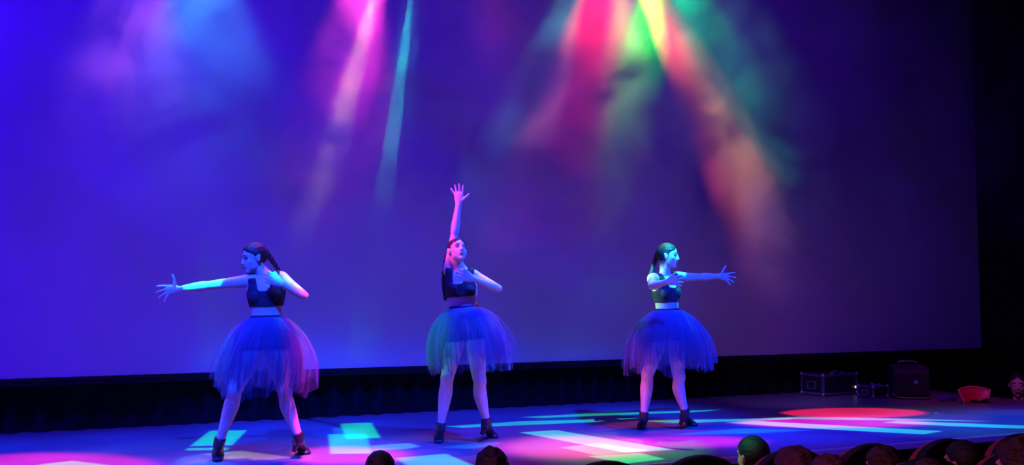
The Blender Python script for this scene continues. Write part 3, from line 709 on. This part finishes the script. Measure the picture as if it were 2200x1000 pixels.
SD = [(1287, 983, 'arched black theatre seat back at bottom centre, leftmost of the seats'),
      (1487, 971, 'theatre seat back next left of the green-lit audience head, arched black back'),
      (1680, 958, 'theatre seat back just right of the green-lit head, black arch with red side edge'),
      (1850, 947, 'theatre seat back below the flight case, arched black back and red side edge'),
      (2010, 937, 'theatre seat back below the red plastic shell, arched black back with bright red edge'),
      (2168, 926, 'far-row theatre seat back at the right picture edge, black arch with red side')]
seats = []
for i, (u, v, lb) in enumerate(SD):
    D = (CAMZ - .36) * F / (v - 630)
    X = (u - 1100) / F * D
    seats.append((X, D)); put_seat(X, D, .36, lb)
# nearer row
for u, v, lb in ((1958, 976, 'nearer row theatre seat with blue light along its arched left edge'),
                 (2146, 962, 'nearer row theatre seat at bottom right with pink glint on its red corner')):
    D = 3.3 / (CS - (u - 1100) / F * SN); X = (u - 1100) / F * D; zt = CAMZ - (v - 630) / F * D
    put_seat(X, D, zt, lb, 'nearer row of theatre seats at bottom right')

def onlooker(u, vtop, wpx, D, label_, *a_, **k_):
    if D < 8: D = D / (CS - (u - 1100) / F * SN)
    return onlooker_(u, vtop, wpx, D, label_, *a_, **k_)
def onlooker_(u, vtop, wpx, D, label, hair='black', style='short', face=None, seed=0, shirt=0, name='person', scale=None, sit=True, floor=FLOORZ):
    """someone watching from a seat: head, neck, shoulders, arms on lap, thighs; seen from behind"""
    hw = wpx / F * D; s = hw / .160
    top = at(u, vtop, D)
    t = thing(name, label, 'person', (top.x, top.y, top.z - 1.0 * s), 0)
    Y = face if face else Vector((-.1, 1, 0)).normalized()
    Z = Vector((0, 0, 1)); X = Y.cross(Z)
    hc = Vector((0, 0, 1.0 * s - .125 * s)); b = bmesh.new()
    head_parts(b, hc, X, Y, Z, s)
    Bx = Vector((1, 0, 0)); By = Vector((0, 1, 0))
    def Q(x, y, z): return Bx * x * s + By * y * s + Z * z * s
    loft(b, [Q(0, 0, .66), Q(0, .0, .74), Q(0, .0, .82)], [(.06 * s, .055 * s), (.048 * s, .05 * s), (.048 * s, .05 * s)], Bx, sub=3)
    loft(b, [Q(0, .0, .12), Q(0, -.01, .25), Q(0, -.01, .42), Q(0, -.01, .58), Q(0, 0, .68), Q(0, 0, .72)], [(.15 * s, .11 * s), (.14 * s, .10 * s), (.15 * s, .11 * s), (.165 * s, .11 * s), (.12 * s, .07 * s), (.06 * s, .05 * s)], Bx, n=24)
    for sg in (-1, 1):
        loft(b, [Q(sg * .12, 0, .64), Q(sg * .175, 0, .62), Q(sg * .21, .02, .44), Q(sg * .20, .12, .34), Q(sg * .10, .30, .26)], [(.05 * s, .05 * s), (.05 * s, .05 * s), (.04 * s, .04 * s), (.038 * s, .038 * s), (.024 * s, .022 * s)], By, n=14)
        hand(b, Q(sg * .10, .30, .26), By + Bx * -sg * .3, Bx * -sg + Z * .2, (8, 2, -4, -10), 35, .95 * s, .2, .022)
        if False: loft(b, [Q(sg * .08, 0, .14), Q(sg * .09, .22, .15), Q(sg * .09, .42, .14), Q(sg * .09, .45, -.02), Q(sg * .09, .43, -.26), Q(sg * .09, .50, -.31)], [(.09 * s,) * 2, (.08 * s,) * 2, (.06 * s,) * 2, (.055 * s,) * 2, (.04 * s,) * 2, (.035 * s,) * 2], Bx, n=14)
        if not sit: loft(b, [Q(sg * .08, 0, .14), Q(sg * .085, .0, -.1), Q(sg * .085, .01, -.30), Q(sg * .085, -.01, -.5), Q(sg * .085, .0, -.66), Q(sg * .085, .10, -.69)], [(.09 * s,) * 2, (.08 * s,) * 2, (.055 * s,) * 2, (.055 * s,) * 2, (.036 * s,) * 2, (.033 * s,) * 2], Bx, n=14)
    me = remesh(b, .009 * s, 2)
    obj('body', me, M_skin2, t, True)
    co = coords(me) / s
    b3 = bmesh.new(); b3.from_mesh(me); b3.verts.ensure_lookup_table()
    wr = np.minimum(np.linalg.norm(co - np.array((.10, .30, .26)), axis=1), np.linalg.norm(co - np.array((-.10, .30, .26)), axis=1))
    hands_ = (co[:, 1] > .285) & (co[:, 2] > .205)
    kill = (co[:, 2] > .705) | hands_
    bmesh.ops.delete(b3, geom=[b3.verts[i] for i in np.nonzero(kill)[0]], context='VERTS')
    b3.normal_update()
    for v_ in b3.verts: v_.co += v_.normal * .010 * s
    m3 = bpy.data.meshes.new('clothes'); b3.to_mesh(m3); b3.free()
    obj('clothes', m3, M_shirt[shirt], t, True)
    if not sit:
        for sg in (-1, 1):
            HP = lambda x, y, z: hc + (X * x + Y * y + Z * z) * s
            b = bmesh.new(); ellipsoid(b, HP(sg * .031, .0760, .009), (.0095 * s,) * 3, X, Y, Z, 12); ey = obj('eye', b, M_eye, t, True)
            b = bmesh.new(); ellipsoid(b, HP(sg * .031, .0815, .009), (.0055 * s, .0055 * s, .0055 * s), X, Y, Z, 10); obj('iris', b, M_dark, ey, True)
            b = bmesh.new(); loft(b, [HP(sg * .014, .088, .030), HP(sg * .030, .085, .035), HP(sg * .047, .069, .031)], [(.0022, .0045)] * 3, Z, n=8, sub=3); obj('eyebrow', b, M_dark, t, True)
        b = bmesh.new(); ellipsoid(b, HP(0, .0885, -.053), (.020 * s, .0075 * s, .008 * s), X, Y, Z, 12); obj('lips', b, M_lip, t, True)
    # hair
    if style == 'short': ho = cap_hair('hair', hc, X, Y, Z, s, M_hairs[hair], t, full=1.03)
    else: ho = cap_hair('hair', hc, X, Y, Z, s, M_hairs[hair], t, full=1.10, long=.6)
    if style in ('curly', 'tousled', 'bun', 'spiky'):
        me_ = ho.data; c2 = coords(me_); rnd = np.random.RandomState(seed)
        hcn = np.array(hc); d = c2 - hcn; ph = rnd.rand(6) * 6
        f = 1 + (.035 if style != 'curly' else .07) * (np.sin(d[:, 0] * 120 / s + ph[0]) + np.sin(d[:, 1] * 105 / s + ph[1]) + np.sin(d[:, 2] * 130 / s + ph[2])) / 1.5
        me_.vertices.foreach_set('co', (hcn + d * f[:, None]).ravel()); me_.update()
    if style == 'bun':
        b = bmesh.new(); ellipsoid(b, hc + (Y * -.09 + Z * .07) * s, (.04 * s, .035 * s, .035 * s)); obj('hair_bun', b, M_hairs[hair], t, True)
    if style == 'long' or style == 'curly':
        b = bmesh.new(); loft(b, [hc + (Y * -.05 + Z * .02) * s, hc + (Y * -.075 - Z * .09) * s, hc + (Y * -.085 - Z * .22) * s, hc + (Y * -.085 - Z * .30) * s], [(.07 * s, .05 * s), (.075 * s, .04 * s), (.07 * s, .03 * s), (.05 * s, .02 * s)], X, n=20); obj('long_hair', b, M_hairs[hair], t, True)
    return t
# the fourth number is the row: its distance from the camera across the rows
onlooker(815, 968, 60, 4.94, 'audience head, smooth, dark and round, leftmost in front of the stage', 'black', 'short', seed=1)
onlooker(1054, 963, 62, 4.94, 'audience head with tousled dark hair, just below the middle dancer', 'black', 'tousled', seed=2)
onlooker(1615, 936, 60, 4.94, 'audience head lit bright green on top, overlapping the front edge of the stage', 'black', 'short', seed=3)
onlooker(1706, 961, 78, 3.66, 'audience head with untidy auburn hair, first to the right of the green-lit head', 'reddish', 'spiky', seed=4)
onlooker(1778, 978, 66, 2.65, 'low purple-lit audience head just right of the untidy auburn one', 'reddish', 'tousled', seed=5, shirt=1)
onlooker(1893, 961, 58, 3.66, 'small brown-haired audience head in front of the arched seat below the flight case', 'brown', 'tousled', seed=6, shirt=1)
onlooker(1992, 985, 60, 2.65, 'brown audience head only just rising into the picture below the red shell', 'brown', 'short', seed=7)
onlooker(2066, 946, 64, 3.66, 'dark-haired audience head between the last two far seat backs on the right', 'black', 'short', seed=8)
onlooker(2192, 944, 88, 2.65, 'audience head with big curly brown hair at the right picture edge', 'brown', 'curly', seed=9)

# ------------------------------------------------------------------ equipment at the right rear of the stage
ALU = mat('brushed_aluminium', (0.55, 0.55, 0.58), .35, .5, metallic=.85)
CASE = mat('black_case_panel', (0.02, 0.018, 0.025), .5, .4, noise=.2)
LED = bpy.data.materials.new('white_led'); LED.use_nodes = True
LED.node_tree.nodes['Principled BSDF'].inputs['Emission Color'].default_value = (1, .97, .95, 1); LED.node_tree.nodes['Principled BSDF'].inputs['Emission Strength'].default_value = 4
def case(name, label, loc, rz, L_, W_, H_, e, led=True):
    t = thing(name, label, 'case', loc, rz)
    bm = bmesh.new(); box(bm, (0, 0, H_ / 2 + .01), (L_ - .01, W_ - .01, H_ - .01), .004); obj('case_body', bm, CASE, t)
    def ed(c, s): bm = bmesh.new(); box(bm, c, s, .003); obj('edge_profile', bm, ALU, t)
    for y in (-1, 1):
        for z in (0, 1):
            ed((0, y * (W_ / 2 - e / 2), .01 + z * (H_ - e) + e / 2), (L_, e, e))
        for x in (-1, 1): ed((x * (L_ / 2 - e / 2), y * (W_ / 2 - e / 2), .01 + H_ / 2), (e, e, H_))
    for x in (-1, 1):
        for z in (0, 1): ed((x * (L_ / 2 - e / 2), 0, .01 + z * (H_ - e) + e / 2), (e, W_, e))
        bm = bmesh.new()
        for z in (-1, 1): box(bm, (x * (L_ / 2 + .006), 0, H_ / 2 + z * H_ * .17), (.018, W_ * .36, .014), .003)
        for y in (-1, 1): box(bm, (x * (L_ / 2 + .006), y * W_ * .17, H_ / 2), (.018, .014, H_ * .38), .003)
        obj('handle', bm, ALU, t)
        for y in (-1, 1):
            for z in (0, 1):
                bm = bmesh.new(); ellipsoid(bm, (x * (L_ / 2 - .008), y * (W_ / 2 - .008), .01 + z * (H_ - .016) + .008), (.022, .022, .022), seg=10); obj('ball_corner', bm, ALU, t, True)
    for x in (-.12, .06) if led else (0,):
        bm = bmesh.new(); box(bm, (x * L_ / .6, -W_ / 2 + .02, H_ + .018), (.03, .035, .018), .004); cyl(bm, Vector((x * L_ / .6, -W_ / 2 + .02, H_ + .02)), Vector((x * L_ / .6, -W_ / 2 + .02, H_ + .04)), .009); obj('latch', bm, ALU, t)
    return t
def back_item(u, v, dist_back=0.0):
    p = on_floor(u, v); return p
p = on_floor(1800, 850)
t = case('flight_case', 'long black flight case with silver edges and a tiny white light', (p.x, p.y + .14, 0), math.radians(6), .56, .34, .235, .026)
bm = bmesh.new(); ellipsoid(bm, (.245, -.172, .085), (.008, .004, .012), seg=10); obj('indicator_light', bm, LED, t, True)
p = on_floor(1890, 856)
case('small_case', 'small silver-edged equipment box sitting between the flight case and the black speaker', (p.x, p.y + .10, 0), math.radians(8), .26, .22, .125, .014, False)
# speaker
p = on_floor(1978, 859)
t = thing('loudspeaker', 'bulky black floor loudspeaker with a pale curved lower rim, beside the small case', 'loudspeaker', (p.x, p.y + .17, 0), math.radians(-30))
bm = bmesh.new()
prof = [(-.16, .03), (.10, .03), (.10, .37), (-.07, .37), (-.16, .30)]
a = [bm.verts.new((-.19, y, z)) for y, z in prof]; b = [bm.verts.new((.19, y, z)) for y, z in prof]
bm.faces.new(a); bm.faces.new(b[::-1])
for i in range(5): bm.faces.new((a[i], b[i], b[(i + 1) % 5], a[(i + 1) % 5]))
o = obj('cabinet', bm, CASE, t); md = o.modifiers.new('b', 'BEVEL'); md.width = .02; md.segments = 3
GR = mat('speaker_grille', (0.03, 0.03, 0.035), .6, .4, metallic=.5, bump=.8, bscale=300)
bm = bmesh.new(); box(bm, (0, -.166, .165), (.35, .014, .23), .006); obj('grille', bm, GR, t)
bm = bmesh.new(); cyl(bm, Vector((.03, -.174, .19)), Vector((.03, -.180, .19)), .022); obj('badge', bm, ALU, t)
bm = bmesh.new(); loft(bm, [Vector((-.205, -.12, .055)), Vector((-.17, -.175, .028)), Vector((-.08, -.19, .02)), Vector((.08, -.19, .02)), Vector((.17, -.175, .028)), Vector((.205, -.12, .055))], [(.007, .007)] * 6, ZV, n=10, sub=4)
obj('lower_rim', bm, mat('brass_rim', (.5, .36, .22), .35, .5, metallic=.7), t, True)
bm = bmesh.new(); loft(bm, [Vector((-.09, .02, .385)), Vector((-.085, .02, .405)), Vector((.085, .02, .405)), Vector((.09, .02, .385))], [(.007, .007)] * 4, Vector((0, 1, 0)), n=8, sub=2); obj('carry_handle', bm, ALU, t, True)
# red shell
RED = mat('red_plastic', (.62, .03, .05), .4, .5, noise=.08)
REDR = mat('red_plastic_rim', (.75, .16, .17), .35, .5)
p = on_floor(2107, 869)
t = thing('seat_shell', 'red curved plastic seat shell with a paler rim, standing on the stage floor', 'seat', (p.x, p.y + .05, 0), math.radians(-24))
def shell_pt(a, h):     # a -1..1 across, h 0..1 up
    w_ = .125 + .045 * h
    top = .165 * (1 - .20 * a * a); bot = .0 + (.055 * max(0, a) ** 1.2)
    x = a * w_; z = bot + (top - bot) * h + .004
    return Vector((x, .05 * (1 - a * a) + .045 * h, z))
bm = bmesh.new(); g = [[bm.verts.new(shell_pt(-1 + 2 * i / 20, j / 8)) for i in range(21)] for j in range(9)]
for j in range(8):
    for i in range(20): bm.faces.new((g[j][i], g[j][i + 1], g[j + 1][i + 1], g[j + 1][i]))
o = obj('shell_panel', bm, RED, t, True); md = o.modifiers.new('t', 'SOLIDIFY'); md.thickness = .012
bm = bmesh.new(); path = [shell_pt(-1, j / 8) for j in range(9)] + [shell_pt(-1 + 2 * i / 20, 1) for i in range(1, 20)] + [shell_pt(1, 1 - j / 8) for j in range(9)]
loft(bm, path, [(.009, .009)] * len(path), Vector((0, 1, .01)), n=8, sub=1); obj('rim', bm, REDR, t, True)
bm = bmesh.new(); box(bm, (.04, .10, .02), (.22, .10, .035), .01); obj('underside_bracket', bm, CASE, t)
# crumpled blue cloth/cable heap beside the speaker
p = on_floor(2036, 862)
bm = bmesh.new(); rnd = random.Random(4); pts = []
for i in range(60):
    a = i * .55; r = .07 + .02 * math.sin(i * .7); pts.append(Vector((r * 1.3 * math.cos(a), r * .7 * math.sin(a), .010 + .0006 * i + .004 * math.sin(i * 1.7))))
loft(bm, pts, [(.006, .006)] * 60, ZV, n=8, sub=3)
o = obj('coiled_cable', bm, mat('blue_cable', (.05, .06, .30), .5, .3), smooth=True); o.location = p; tag(o, 'blue cable coiled flat on the stage between loudspeaker and red shell', 'cable')
p = on_floor(2012, 889)
bm = bmesh.new(); box(bm, (0, 0, .0025), (.035, .035, .004), .001); o = obj('tape_mark', bm, mat('white_tape', (.7, .7, .7), .6, .3)); o.location = p; tag(o, 'tiny white tape mark on the floor at the right of the stage', 'tape')
# person in the wings
onlooker(2186, 800, 36, 11.15, 'person in dark clothes standing in the wings at the right picture edge', 'black', 'short', face=Vector((-.80, -.60, -.05)).normalized(), seed=12, shirt=1, sit=False)
spot('wing_light', (7.5, 6.2, 3.0), at(2186, 825, 11.15), 60, (.75, .2, .8), 10, .5)
